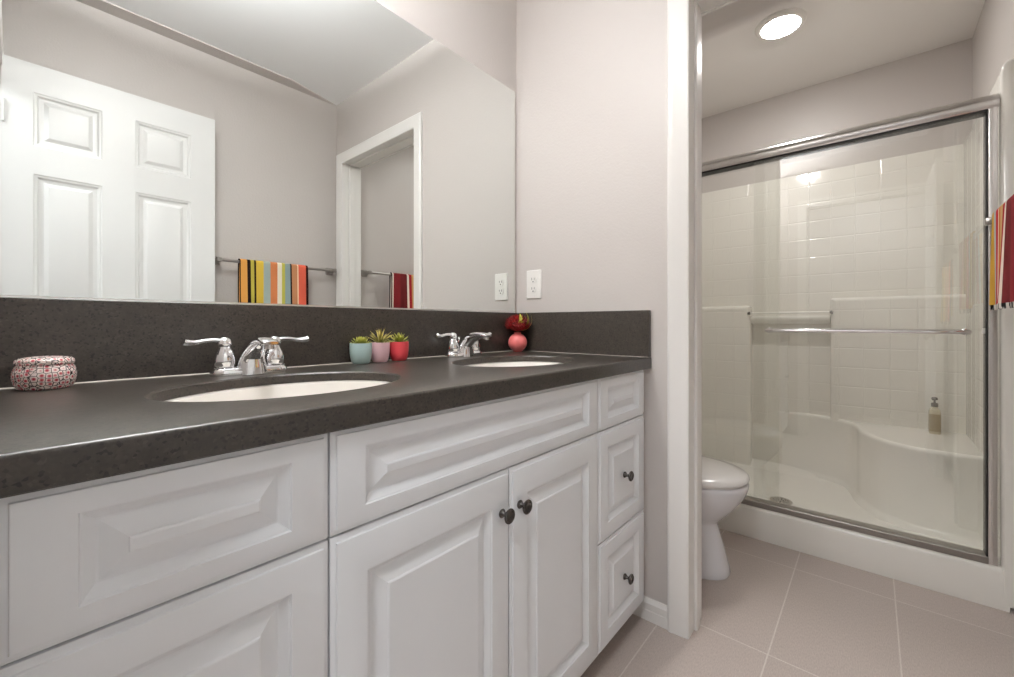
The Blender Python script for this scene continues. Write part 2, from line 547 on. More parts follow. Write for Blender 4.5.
for sg, y in ((1, DYF), (-1, DYF - DTH)):
    bm = NB()
    lathe(bm, [(0.030, 0.0), (0.030, sg * 0.006), (0.012, sg * 0.010), (0.010, sg * 0.025), (0.022, sg * 0.030), (0.026, sg * 0.040), (0.020, sg * 0.050), (0.004, sg * 0.053)], n=24, axis='Y', base=(DX1 - 0.06, y, 0.92))
    k = struct('door_knob', bm, M['nickel'], parent=door)
for z in (0.25, 1.05, 1.85):
    bm = NB(); tube(bm, [(DX0 + 0.005, DYF + 0.003, z - 0.045), (DX0 + 0.005, DYF + 0.003, z + 0.045)], 0.0045, 10)
    struct('hinge', bm, M['door'], parent=door)

# ------------------------------------------------------------------ mirror
mx0, mx1, mz0, mz1 = XL + 0.001, 1.3875, 1.0485, 1.9875
BOT = 1.0470
M['channel'] = mat('mirror_channel', (0.86, 0.85, 0.83), 0.3, 1.0)
mir = thing('wall_mirror', 'large frameless rectangular mirror covering the wall above the dark backsplash', 'mirror', (0.68, D, mz0))
bm = NB(); box(bm, mx0, mx1, D - 0.0052, D - 0.0045, mz0, mz1); part('mirror_pane', bm, M['mirror'], mir, smooth=False)
bm = NB(); box(bm, mx0, mx1, D - 0.0085, D - 0.0053, BOT, BOT + 0.0042); part('channel', bm, M['channel'], mir, smooth=False, label='bright metal channel along the lower edge')
bm = NB(); box(bm, mx0, mx1, D - 0.0045, D, mz0, mz1); part('backing', bm, M['satin'], mir, smooth=False)

# ------------------------------------------------------------------ countertop
SINKS = [(0.345, 0.833), (1.004, 0.833)]
SA, SB = 0.213, 0.160
def ring_pts(cx, cy, a, b, z, n=64): return [(cx + a * math.cos(2 * PI * i / n), cy + b * math.sin(2 * PI * i / n), z) for i in range(n)]
def countertop():
    bm = NB(); r = 0.005
    def sheet(z, yf, grow):
        es = []
        outer = [bm.verts.new(p) for p in ((XL, yf, z), (XE, yf, z), (XE, D, z), (XL, D, z))]
        loops = [outer]
        for cx, cy in SINKS: loops.append([bm.verts.new(p) for p in ring_pts(cx, cy, SA + grow, SB + grow, z)])
        for L in loops:
            for i in range(len(L)): es.append(bm.edges.new((L[i], L[(i + 1) % len(L)])))
        bmesh.ops.triangle_fill(bm, edges=es, use_beauty=True)
        return loops
    top = sheet(CT, CF + r, 0.003); bot = sheet(CSL, CF + 0.024, 0.0)
    # front edge
    prof = [(CF + r - r * math.sin(a), CT - r + r * math.cos(a)) for a in (PI / 8, PI / 4, 3 * PI / 8, PI / 2)] + [(CF, CB + 0.002)]
    prev = (top[0][0], top[0][1])
    for y, z in prof:
        cur = (bm.verts.new((XL, y, z)), bm.verts.new((XE, y, z)))
        bm.faces.new((prev[0], prev[1], cur[1], cur[0])); prev = cur
    for y, z in ((CF + 0.002, CB), (CF + 0.022, CB), (CF + 0.024, CB + 0.002)):
        cur = (bm.verts.new((XL, y, z)), bm.verts.new((XE, y, z)))
        bm.faces.new((prev[0], prev[1], cur[1], cur[0])); prev = cur
    bm.faces.new((prev[0], prev[1], bot[0][1], bot[0][0]))
    for k in (1, 2):
        cx, cy = SINKS[k - 1]
        mid = [bm.verts.new(p) for p in ring_pts(cx, cy, SA + 0.0006, SB + 0.0006, CT - 0.003)]
        for A, B in ((top[k], mid), (mid, bot[k])):
            for i in range(len(A)):
                j = (i + 1) % len(A); bm.faces.new((A[i], A[j], B[j], B[i]))
    for i, j in ((1, 2), (2, 3), (3, 0)):
        bm.faces.new((top[0][i], top[0][j], bot[0][j], bot[0][i]))
    return bm
ctop = thing('countertop', 'dark speckled quartz countertop with two oval sink cut-outs and low backsplash', 'countertop', (0.685, 0.86, CB))
part('slab', countertop(), M['quartz'], ctop, angle=30)
BT = 1.0465
bm = NB(); box(bm, XL, XE, D - 0.020, D, CT + 0.0005, BT, 0.0012, 1); part('backsplash', bm, M['quartz'], ctop, angle=30)
bm = NB(); box(bm, XE - 0.020, XE, CF + 0.002, D - 0.020, CT + 0.0005, BT, 0.0012, 1); part('side_splash', bm, M['quartz'], ctop, angle=30)
M['caulk'] = mat('pale_caulk', srgb(176, 168, 158), 0.4)
bm = NB(); prism(bm, [(0, 0), (0.0025, 0), (0, 0.002)], XL, XE - 0.02, lambda u, v, a: (a, D - 0.020 - u, CT + v))
prism(bm, [(0, 0), (0.002, 0), (0, 0.0015)], CF + 0.003, D - 0.02, lambda u, v, a: (XE - 0.020 - u, a, CT + v))
part('caulk_line', bm, M['caulk'], ctop, label='pale caulk seam along the backsplash')

# ------------------------------------------------------------------ sinks
def make_sink(loc, label):
    s = thing('sink', label, 'sink', loc, 'undermount sinks')
    bm = NB(); rings = []
    a, b = SA, SB
    prof = [(a + 0.018, b + 0.018, 0.0), (a + 0.004, b + 0.004, 0.0), (a - 0.006, b - 0.006, -0.003), (a - 0.014, b - 0.014, -0.03), (a - 0.035, b - 0.033, -0.08), (a * 0.62, b * 0.62, -0.122), (a * 0.3, b * 0.34, -0.138), (0.024, 0.024, -0.142), (0.02, 0.02, -0.15)]
    for A, B, z in prof: rings.append([(A * math.cos(2 * PI * i / 56), B * math.sin(2 * PI * i / 56), z) for i in range(56)])
    out = [(A + 0.008, B + 0.008, z - 0.008) for A, B, z in prof[1:]][::-1]
    for A, B, z in out: rings.append([(A * math.cos(2 * PI * i / 56), B * math.sin(2 * PI * i / 56), z) for i in range(56)])
    rings.append([(prof[0][0] * math.cos(2 * PI * i / 56), prof[0][1] * math.sin(2 * PI * i / 56), -0.008) for i in range(56)])
    loft(bm, rings + [rings[0]], False, False)
    bmesh.ops.remove_doubles(bm, verts=bm.verts[:], dist=1e-6)
    part('basin', bm, M['porcelain'], s, local=True)
    bm = NB(); lathe(bm, [(0.004, -0.139), (0.018, -0.139), (0.0235, -0.1405), (0.0235, -0.146)][::-1], n=24)
    part('drain', bm, M['chrome'], s, local=True, label='chrome sink drain')
    return s
sk = make_sink((SINKS[0][0], SINKS[0][1], CSL), 'white oval undermount sink nearer the patterned jar, under the left faucet')
dup(sk, (SINKS[1][0], SINKS[1][1], CSL), 'white oval undermount sink nearer the end wall and pink vase')

# ------------------------------------------------------------------ faucets (local space, spout towards -y)
def make_faucet(loc, label):
    f = thing('faucet', label, 'faucet', loc, 'chrome centerset faucets')
    bm = NB()
    def stad(w, d, z, n=14):
        pts = []
        for s, a0 in ((1, -PI / 2), (-1, PI / 2)):
            for k in range(n + 1):
                a = a0 + PI * k / n
                pts.append((s * w + d * math.cos(a), d * math.sin(a), z))
        return pts
    loft(bm, [stad(0.051, 0.026, 0.0), stad(0.051, 0.0265, 0.006), stad(0.051, 0.0255, 0.013), stad(0.051, 0.0225, 0.0165), stad(0.051, 0.018, 0.0175)])
    part('base_plate', bm, M['chrome'], f, local=True)
    # spout: broad foot rising forward to a flattened, turned-down mouth
    bm = NB()
    # (top y, top z, underside y, underside z, half width)
    path = [(0.022, 0.001, -0.0330, 0.001, 0.0310), (0.0222, 0.014, -0.0325, 0.010, 0.0305), (0.0205, 0.033, -0.0315, 0.022, 0.0280), (0.0130, 0.050, -0.0300, 0.034, 0.0242), (0.000, 0.0655, -0.0390, 0.0425, 0.0214), (-0.020, 0.0770, -0.0510, 0.0510, 0.0192),
            (-0.045, 0.0838, -0.0660, 0.0585, 0.0178), (-0.072, 0.0858, -0.0840, 0.0640, 0.0170), (-0.096, 0.0838, -0.1010, 0.0670, 0.0166), (-0.112, 0.0795, -0.1140, 0.0675, 0.0160), (-0.1185, 0.0755, -0.1188, 0.0690, 0.0145)]
    rings = []
    for (ty, tz, by, bz, w) in path:
        c = Vector((0, (ty + by) / 2, (tz + bz) / 2)); h = Vector((0, (ty - by) / 2, (tz - bz) / 2))
        ring = []
        for k in range(24):
            a = 2 * PI * k / 24
            ca, sa = math.cos(a), math.sin(a)
            e = 0.72
            ring.append(c + Vector((w * math.copysign(abs(ca) ** e, ca), 0, 0)) + h * math.copysign(abs(sa) ** e, sa))
        rings.append(ring)
    loft(bm, rings)
    sp = part('spout', bm, M['chrome'], f, local=True, angle=50)
    bm = NB(); lathe(bm, [(0.0085, 0.0), (0.0095, -0.002), (0.0095, -0.012), (0.008, -0.012)], cy=0, n=20)
    bmesh.ops.translate(bm, verts=bm.verts[:], vec=(0, -0.108, 0.072))
    part('aerator', bm, M['satin'], sp, local=True)
    bm = NB(); tube(bm, [(0, 0.026, 0.012), (0, 0.026, 0.058)], 0.0026, 8)
    lathe(bm, [(0.003, 0.056), (0.0055, 0.058), (0.006, 0.063), (0.004, 0.067), (0.001, 0.068)], cy=0.026, n=12)
    part('lift_rod', bm, M['chrome'], f, local=True)
    for s in (-1, 1):
        bm = NB()
        lathe(bm, [(0.0225, 0.014), (0.0225, 0.019), (0.0195, 0.0205), (0.0195, 0.023), (0.0205, 0.027), (0.0205, 0.036), (0.0185, 0.046), (0.0150, 0.055), (0.0122, 0.060), (0.0118, 0.063), (0.0140, 0.066), (0.0148, 0.071), (0.0130, 0.078), (0.008, 0.0825), (0.001, 0.084)], cx=s * 0.051, n=24)
        h = part('handle', bm, M['chrome'], f, local=True)
        bm = NB()
        pts = catmull([(s * 0.051, 0.0, 0.074), (s * 0.068, -0.001, 0.0770), (s * 0.086, -0.002, 0.0765), (s * 0.104, -0.003, 0.0735), (s * 0.119, -0.004, 0.0740), (s * 0.127, -0.0045, 0.0765)], 5)
        n = len(pts); rad = []
        for i in range(n):
            t = i / (n - 1)
            rad.append(0.0105 - 0.0024 * math.sin(PI * min(1, t * 1.3)) + 0.0022 * max(0, t - 0.5) * 2 if t < 0.93 else 0.0105 * (1 - (t - 0.93) / 0.07 * 0.75))
        tube(bm, pts, rad, 12, 0.62)
        part('lever', bm, M['chrome'], h, local=True)
    return f
fc = make_faucet((0.347, 1.062, CT), 'chrome two-handle faucet over the left sink, beside the patterned jar')
dup(fc, (1.010, 1.066, CT), 'chrome two-handle faucet over the right sink, between red pot and pink vase')

# ------------------------------------------------------------------ vanity cabinet
YF = 0.575
ZB = 0.070
van = thing('vanity_cabinet', 'white raised-panel double vanity with dark knobs under the dark countertop', 'cabinet', (0.685, 0.86, 0))
XV0, XV1 = XL + 0.0015, XE - 0.0015
bm = NB(); box(bm, XV0, XV1, YF + 0.019, YF + 0.038, ZB, CB - 0.001); part('face_frame', bm, M['cabinet'], van, smooth=False)
for x in (XV0, XV1 - 0.016):
    bm = NB(); box(bm, x, x + 0.016, YF + 0.038, D - 0.002, ZB, CB - 0.001); part('side_panel', bm, M['cabinet'], van, smooth=False)
bm = NB(); box(bm, XV0 + 0.016, XV1 - 0.016, YF + 0.038, D - 0.002, ZB, ZB + 0.016); part('bottom_panel', bm, M['cabinet'], van, smooth=False)
bm = NB(); box(bm, XL + 0.0015, XE - 0.0015, YF + 0.075, YF + 0.09, 0.0, ZB); part('toe_kick', bm, M['toe'], van, smooth=False)
def knob_at(x, z, parent):
    bm = NB()
    y = YF
    lathe(bm, [(0.0085, 0.0), (0.0095, -0.002), (0.0075, -0.005), (0.0045, -0.009), (0.0042, -0.013), (0.008, -0.0165), (0.0135, -0.019), (0.0155, -0.0215), (0.0152, -0.0235), (0.0125, -0.0255), (0.0105, -0.0258), (0.0095, -0.0245), (0.004, -0.0235), (0.0005, -0.0233)], n=24, axis='Y', base=(x, y, z))
    part('knob', bm, M['pewter'], parent, label='dark pewter knob')
xa, xb, xc, xd = -0.0110, 0.2895, 1.0605, 1.3750
g = 0.0016
z_t, z_1, z_2, z_3 = 0.8488, 0.6970, 0.3800, 0.0735
part('false_front', cab_front(xb + g, xc - g, z_1 + g, z_t, 0.052, 0.0300, YF), M['cabinet'], van, angle=22)
for x0, x1 in ((xa, xb - g), (xc + g, xd)):
    part('drawer_front', cab_front(x0, x1, z_1 + g, z_t, 0.051, 0.0300, YF), M['cabinet'], van, angle=22)
    p = part('drawer_front', cab_front(x0, x1, z_2 + g, z_1 - g, 0.051, 0.048, YF), M['cabinet'], van, angle=22)
    knob_at((x0 + x1) / 2, 0.5390, p)
    p = part('drawer_front', cab_front(x0, x1, z_3, z_2 - g, 0.051, 0.048, YF), M['cabinet'], van, angle=22)
    knob_at((x0 + x1) / 2, 0.2270, p)
xm = 0.6800
p = part('door', cab_front(xb + g, xm - g, z_3, z_1 - g, 0.055, 0.065, YF), M['cabinet'], van, angle=22); knob_at(xm - 0.029, 0.6125, p)
p = part('door', cab_front(xm + g, xc - g, z_3, z_1 - g, 0.055, 0.065, YF), M['cabinet'], van, angle=22); knob_at(xm + 0.029, 0.6125, p)

# ------------------------------------------------------------------ jar
def jar_mat(name):
    m = mat(name, (0.8, 0.7, 0.7), 0.25)
    tc = nd(m, 'ShaderNodeTexCoord')
    v = nd(m, 'ShaderNodeTexVoronoi', Scale=125.0); v.inputs['Randomness'].default_value = 0.55
    e = nd(m, 'ShaderNodeTexVoronoi', Scale=125.0, feature='DISTANCE_TO_EDGE'); e.inputs['Randomness'].default_value = 0.55
    lk(m, tc, 'Object', v, 'Vector'); lk(m, tc, 'Object', e, 'Vector')
    r = nd(m, 'ShaderNodeValToRGB')
    c = r.color_ramp.elements
    c[0].position = 0.12; c[0].color = (*srgb(178, 62, 74), 1)
    c[1].position = 0.42; c[1].color = (*srgb(238, 222, 216), 1)
    k = c.new(0.25); k.color = (*srgb(205, 120, 125), 1)
    lk(m, v, 'Distance', r, 'Fac')
    r2 = nd(m, 'ShaderNodeValToRGB')
    r2.color_ramp.elements[0].position = 0.03; r2.color_ramp.elements[0].color = (0, 0, 0, 1)
    r2.color_ramp.elements[1].position = 0.07; r2.color_ramp.elements[1].color = (1, 1, 1, 1)
    lk(m, e, 'Distance', r2, 'Fac')
    mx = nd(m, 'ShaderNodeMix', data_type='RGBA')
    mx.inputs[6].default_value = (*srgb(38, 22, 26), 1)
    lk(m, r2, 'Color', mx, 0); lk(m, r, 'Color', mx, 7); lk(m, mx, 2, bsdf(m), 'Base Color')
    return m
M['jar'] = jar_mat('floral_ceramic')
j = thing('lidded_jar', 'small round lidded jar with red floral pattern at the left end of the countertop', 'jar', (0.0350, 1.090, CT))
bm = NB(); lathe(bm, [(0.029, 0.0), (0.033, 0.002), (0.0373, 0.010), (0.0392, 0.020), (0.039, 0.029), (0.0362, 0.039), (0.034, 0.0425), (0.031, 0.0425)], n=40)
part('jar_body', bm, M['jar'], j, local=True)
bm = NB(); lathe(bm, [(0.033, 0.0425), (0.0362, 0.0432), (0.0368, 0.046), (0.036, 0.0500), (0.032, 0.0535), (0.020, 0.0555), (0.002, 0.0565)], n=40)
part('lid', bm, M['jar'], j, local=True)

# ------------------------------------------------------------------ succulents in three pots
def leaf(bm, base, az, el, L, w, th, curl=0.3, n=6):
    """one fleshy pointed leaf growing from base; az/el direction, curl bends the tip upwards"""
    pts = []; e = el; p = Vector(base)
    step = L / n
    C = [p.copy()]; D_ = []
    for i in range(n):
        d = Vector((math.cos(az) * math.cos(e), math.sin(az) * math.cos(e), math.sin(e)))
        p = p + d * step; C.append(p.copy()); e += curl / n
    side = Vector((-math.sin(az), math.cos(az), 0))
    rings = []
    for i, c in enumerate(C):
        t = i / n
        ww = w * (0.45 + 1.6 * t * (1 - t) + 0.15 * (1 - t)) * (1 - t ** 4) + 0.0002
        tt = th * (1 - t ** 3) + 0.0002
        d = (C[min(i + 1, n)] - C[max(i - 1, 0)]).normalized()
        up = side.cross(d).normalized()
        rings.append([c + side * ww, c + up * tt * -0.9, c - side * ww, c + up * tt * 0.5])
    loft(bm, rings)
M['soil'] = mat('dark_soil', srgb(60, 48, 40), 0.95); add_bump(M['soil'], 300, 0.6)
def plant_mat(name, c1, c2, zlo, zhi):
    m = mat(name, c1, 0.45)
    tc = nd(m, 'ShaderNodeTexCoord'); sp = nd(m, 'ShaderNodeSeparateXYZ'); mr = nd(m, 'ShaderNodeMapRange')
    n = nd(m, 'ShaderNodeTexNoise', Scale=160.0)
    ad = nd(m, 'ShaderNodeMath', operation='MULTIPLY_ADD'); ad.inputs[1].default_value = 0.02; 
    lk(m, tc, 'Object', sp, 'Vector'); lk(m, tc, 'Object', n, 'Vector'); lk(m, n, 'Fac', ad, 0); lk(m, sp, 'Z', ad, 2)
    mr.inputs['From Min'].default_value = zlo; mr.inputs['From Max'].default_value = zhi
    lk(m, ad, 'Value', mr, 'Value')
    mx = nd(m, 'ShaderNodeMix', data_type='RGBA'); mx.inputs[6].default_value = (*c1, 1); mx.inputs[7].default_value = (*c2, 1)
    lk(m, mr, 'Result', mx, 0); lk(m, mx, 2, bsdf(m), 'Base Color')
    return m
def potted(name, label, loc, pot_c, kind, r=0.0315, h=0.061):
    t = thing('potted_succulent', label, 'plant', loc, 'potted succulents beside the left sink')
    pm = mat('glazed_pot_' + kind, srgb(*pot_c), 0.35); add_bump(pm, 80, 0.03)
    bm = NB()
    lathe(bm, [(r * 0.66, 0.0), (r * 0.74, 0.0015), (r * 0.85, 0.008), (r * 0.93, 0.018), (r * 0.985, 0.031), (r * 1.0, 0.045), (r * 0.99, h - 0.002), (r * 0.985, h), (r * 0.93, h), (r * 0.91, h - 0.004), (r * 0.9, h - 0.010)], n=36, cap1=False)
    part('pot', bm, pm, t, local=True)
    bm = NB(); lathe(bm, [(r * 0.9, h - 0.012), (r * 0.6, h - 0.007), (0.001, h - 0.006)], n=24, cap0=True)
    part('soil', bm, M['soil'], t, local=True)
    bm = NB(); z = h - 0.007
    rnd = random.Random(sum(map(ord, kind)))
    if kind == 'rosette':
        for ring, (n, el, L) in enumerate(((12, 0.22, 0.0335), (11, 0.55, 0.030), (9, 0.9, 0.025), (5, 1.25, 0.019))):
            for k in range(n):
                leaf(bm, (0, 0, z + 0.002 * ring), 2 * PI * k / n + ring * 0.5 + rnd.uniform(-.12, .12), el + rnd.uniform(-.1, .1), L, 0.0062, 0.0024, 0.5)
        pmat = plant_mat('rosette_leaf', srgb(96, 122, 52), srgb(206, 204, 96), h, h + 0.024)
    elif kind == 'spiky':
        for ring, (n, el, L) in enumerate(((13, 0.35, 0.044), (12, 0.7, 0.046), (9, 1.0, 0.046), (6, 1.3, 0.044))):
            for k in range(n):
                leaf(bm, (0, 0, z + 0.002 * ring), 2 * PI * k / n + ring * 0.37 + rnd.uniform(-.2, .2), el + rnd.uniform(-.12, .12), L * rnd.uniform(.85, 1.1), 0.0026, 0.0015, -0.25)
        pmat = plant_mat('spiky_leaf', srgb(104, 118, 48), srgb(196, 178, 92), h, h + 0.04)
    else:
        for ring, (n, el, L) in enumerate(((12, 0.25, 0.037), (10, 0.6, 0.036), (8, 0.95, 0.033), (4, 1.3, 0.03))):
            for k in range(n):
                leaf(bm, (0, 0, z + 0.002 * ring), 2 * PI * k / n + ring * 0.4 + rnd.uniform(-.15, .15), el + rnd.uniform(-.1, .1), L * rnd.uniform(.9, 1.08), 0.0042, 0.0020, 0.15)
        pmat = plant_mat('pointed_leaf', srgb(92, 120, 50), srgb(192, 190, 84), h, h + 0.03)
    part('leaves', bm, pmat, t, local=True)
    return t
potted('p1', 'blue-grey pot with a low pale green rosette succulent, nearest the left sink', (0.640, 1.097, CT), (188, 214, 212), 'rosette', 0.0305, 0.058)
potted('p2', 'pale pink pot with a tall spiky succulent, in the middle of the three pots', (0.7035, 1.1, CT), (240, 198, 206), 'spiky', 0.0282, 0.058)
potted('p3', 'red pot with a pointed-leaf green succulent, right of the pink pot', (0.7705, 1.101, CT), (226, 76, 84), 'pointed', 0.0295, 0.058)

# ------------------------------------------------------------------ pink vase and the red flower in it
VX, VY = 1.331, 1.089
v = thing('bud_vase', 'small round coral pink vase in the corner of the countertop', 'vase', (VX, VY, CT))
M['coral'] = mat('coral_glaze', srgb(226, 118, 116), 0.3); add_bump(M['coral'], 60, 0.03)
bm = NB()
prof = [(0.016, 0.0)]
for k in range(1, 13):
    a = -PI / 2 + PI * (0.12 + 0.76 * k / 12)
    prof.append((0.0385 * math.cos(a), 0.0375 + 0.0375 * math.sin(a)))
prof += [(0.0135, 0.0745), (0.0145, 0.078), (0.0125, 0.0785), (0.0115, 0.074), (0.012, 0.06)]
lathe(bm, prof, n=36, cap1=False); part('vase_body', bm, M['coral'], v, local=True)
fl = thing('red_flower', 'dark red domed flower head with a yellow-green leaf, standing in the pink vase', 'flower', (VX, VY, CT + 0.053))
M['petal'] = mat('red_petal', srgb(150, 14, 20), 0.45); vary(M['petal'], srgb(92, 4, 8), srgb(160, 24, 22), 90)
M['flower_leaf'] = mat('flower_leaf', srgb(176, 172, 62), 0.45); add_bump(M['flower_leaf'], 100, 0.1)
M['stem'] = mat('green_stem', srgb(96, 110, 50), 0.5); add_bump(M['stem'], 100, 0.1)
bm = NB(); tube(bm, [(0, 0, -0.035), (0.001, 0, 0.03), (0, 0, 0.045)], 0.0028, 8); part('stem', bm, M['stem'], fl, local=True)
bm = NB(); rnd = random.Random(3)
lathe(bm, [(0.004, 0.029), (0.024, 0.034), (0.040, 0.050), (0.037, 0.068), (0.020, 0.082), (0.002, 0.086)], n=20)
for k in range(170):
    u = (k + 0.5) / 170; el = math.asin(1 - 1.55 * u); az = k * 2.39996
    p0 = Vector((0.034 * math.cos(el) * math.cos(az), 0.034 * math.cos(el) * math.sin(az), 0.055 + 0.025 * math.sin(el)))
    leaf(bm, p0, az, el * 0.8 + 0.1, 0.021 * rnd.uniform(.8, 1.15), 0.0034, 0.0016, 0.7, 4)
part('flower_head', bm, M['petal'], fl, local=True)
bm = NB()
for az, el, L in ((-0.95, -0.15, 0.098), (-1.25, 0.15, 0.100), (-2.1, 0.25, 0.090)):
    leaf(bm, (0.004 * math.cos(az), 0.004 * math.sin(az), 0.034), az, el, L, 0.012, 0.0012, 2.3, 10)
part('leaf', bm, M['flower_leaf'], fl, local=True, label='yellow-green leaves of the flower')

# ------------------------------------------------------------------ outlet
ou = thing('wall_outlet', 'white duplex outlet on the end wall above the side splash', 'outlet', (XE, 1.0605, 1.1635))
bm = NB()
pl = rrect(1.0605 - 0.0375, 1.0605 + 0.0375, 1.1635 - 0.0595, 1.1635 + 0.0595, 0.004)
pi_ = rrect(1.0605 - 0.0345, 1.0605 + 0.0345, 1.1635 - 0.0565, 1.1635 + 0.0565, 0.003)
loft(bm, [[(XE, y, z) for y, z in pl], [(XE - 0.003, y, z) for y, z in pl], [(XE - 0.006, y, z) for y, z in pi_]])
part('cover_plate', bm, M['plastic'], ou)
for dz in (0.0195, -0.0195):
    bm = NB()
    pts = []
    for k in range(28):
        a = 2 * PI * k / 28
        pts.append((1.0605 + 0.0172 * math.cos(a), 1.1635 + dz + max(-0.0142, min(0.0142, 0.0172 * math.sin(a)))))
    loft(bm, [[(XE - 0.0055, y, z) for y, z in pts], [(XE - 0.0085, y, z) for y, z in pts]])
    r = part('receptacle', bm, M['plastic'], ou)
    bm = NB()
    for dy, hh in ((-0.0062, 0.0042), (0.0062, 0.005)):
        box(bm, XE - 0.0089, XE - 0.0084, 1.0605 + dy - 0.0011, 1.0605 + dy + 0.0011, 1.1635 + dz + 0.003 - hh, 1.1635 + dz + 0.003 + hh)
    lathe(bm, [(0.0028, -0.0084), (0.0028, -0.0089)], n=12, axis='X', base=(XE, 1.0605, 1.1635 + dz - 0.0085))
    part('slots', bm, M['slot'], r, label='dark plug slots')
bm = NB(); lathe(bm, [(0.0032, -0.0058), (0.003, -0.0068), (0.0005, -0.0071)], n=12, axis='X', base=(XE, 1.0605, 1.1635)); part('screw', bm, M['plastic'], ou)

# ------------------------------------------------------------------ towel bars and towels
def towel_bar(x0, x1, ywall, ybar, z, label):
    t = thing('towel_bar', label, 'towel bar', ((x0 + x1) / 2, ywall, z), 'nickel towel bars')
    for x in (x0, x1):
        bm = NB()
        rings = []
        for f, s in ((0.0, 0.024), (0.006, 0.024), (0.012, 0.018), (0.03, 0.0125), (abs(ybar - ywall) - 0.012, 0.0115), (abs(ybar - ywall) + 0.012, 0.0125), (abs(ybar - ywall) + 0.016, 0.010)):
            rings.append([(x + u, ywall + f, z + w) for u, w in rrect(-s, s, -s, s, s * 0.25, 2)])
        loft(bm, rings); part('bracket', bm, M['nickel'], t)
    bm = NB(); tube(bm, [(x0, ybar, z), (x1, ybar, z)], 0.0085, 16); part('rail', bm, M['nickel'], t)
    return t
towel_bar(0.712, 1.352, YB, -0.345, 1.345, 'brushed nickel towel bar beside the open door, seen in the mirror')
towel_bar(1.590, 2.195, YR, -0.312, 1.354, 'brushed nickel towel bar on the toilet room wall by the shower')

def towel(name, label, x0, x1, ybar, zbar, front, back, m, seed, grp='striped towels'):
    t = thing(name, label, 'towel', ((x0 + x1) / 2, ybar, zbar), grp)
    rnd = random.Random(seed)
    ph = [rnd.uniform(0, 6) for _ in range(6)]
    nx = 44
    def prof(x, off):
        u = (x - x0) / (x1 - x0)
        r = 0.0088 + off
        P = []
        wv = lambda s: s * (0.006 * math.sin(u * 9 + ph[0]) + 0.004 * math.sin(u * 21 + ph[1]))
        nf = 14
        for k in range(nf + 1):      # front, bottom to top
            s = 1 - k / nf
            P.append((ybar + r + 0.004 * s + wv(s), zbar - front * s))
        for k in range(1, 9):
            a = PI * k / 9
            P.append((ybar + r * math.cos(a), zbar + r * math.sin(a)))
        for k in range(nf + 1):
            s = k / nf
            P.append((ybar - r - 0.003 * s + 0.5 * wv(s), zbar - back * s))
        return P
    bm = NB()
    rings = []
    for i in range(nx + 1):
        x = x0 + (x1 - x0) * i / nx
        a = prof(x, 0.0062); b = prof(x, 0.0012)[::-1]
        rings.append([(x + 0.003 * math.sin(ph[2] + 8 * q[1]), q[0], q[1]) for q in a + b])
    loft(bm, rings)
    part('cloth', bm, m, t, angle=60)
    bm = NB()
    for i in range(70):
        x = x0 + (x1 - x0) * (i + 0.5) / 70
        u = (x - x0) / (x1 - x0)
        y = ybar + 0.0088 + 0.0037 + 0.004 + 0.006 * math.sin(u * 9 + ph[0]) + 0.004 * math.sin(u * 21 + ph[1])
        z = zbar - front
        tube(bm, [(x, y, z + 0.002), (x + rnd.uniform(-.002, .002), y, z - 0.008), (x + rnd.uniform(-.003, .003), y, z - 0.017)], [0.0018, 0.0016, 0.0008], 5)
    fm = stripes('fringe_' + name, 'X', x0 - (x0 + x1) / 2, x1 - (x0 + x1) / 2, [(i / 20, (28, 26, 26) if i % 2 else (226, 220, 212)) for i in range(20)])
    part('fringe', bm, fm, t, kind='stuff', label='black and white fringe')
    return t
TX0, TX1 = 0.806, 1.178
bands1 = [(0.0, (30, 20, 18)), (0.012, (205, 146, 74)), (0.10, (30, 18, 18)), (0.145, (186, 172, 74)), (0.195, (40, 30, 22)), (0.22, (208, 176, 70)), (0.325, (158, 170, 164)), (0.425, (204, 126, 80)), (0.525, (232, 222, 200)), (0.59, (186, 180, 84)), (0.64, (140, 158, 158)), (0.715, (28, 18, 20)), (0.74, (186, 130, 92)), (0.825, (236, 206, 170)), (0.845, (214, 98, 76)), (0.965, (34, 12, 14))]
hw = (TX1 - TX0) / 2
towel('striped_towel', 'multicoloured striped towel of orange, yellow and grey, on the bar beside the open door', TX0, TX1, -0.345, 1.346, 0.33, 0.30, stripes('stripes_warm', 'X', -hw, hw, bands1), 1)
UX0, UX1 = 1.758, 2.080
bands2 = [(0.0, (40, 24, 24)), (0.015, (236, 226, 214)), (0.045, (132, 42, 46)), (0.22, (112, 40, 42)), (0.40, (236, 224, 210)), (0.45, (172, 40, 48)), (0.53, (208, 166, 112)), (0.64, (198, 124, 64)), (0.70, (240, 228, 210)), (0.72, (192, 46, 52)), (0.83, (172, 182, 184)), (0.92, (206, 160, 66))]
hw2 = (UX1 - UX0) / 2
towel('striped_towel', 'red striped fringed towel hanging by the shower in the toilet room', UX0, UX1, -0.312, 1.354, 0.292, 0.27, stripes('stripes_red', 'X', -hw2, hw2, bands2), 5)

# ------------------------------------------------------------------ shower surround
YS0, YS1 = -0.352, D - 0.006
SW = thing('shower_surround', 'white one-piece shower surround with moulded corner bench, ledges and tile pattern', 'shower', (2.70, 0.4, 0))
XB = 3.135; XK = 3.065; ZT = 1.915; ZBN = 0.457; ZPAN = 0.095; ZCURB = 0.146
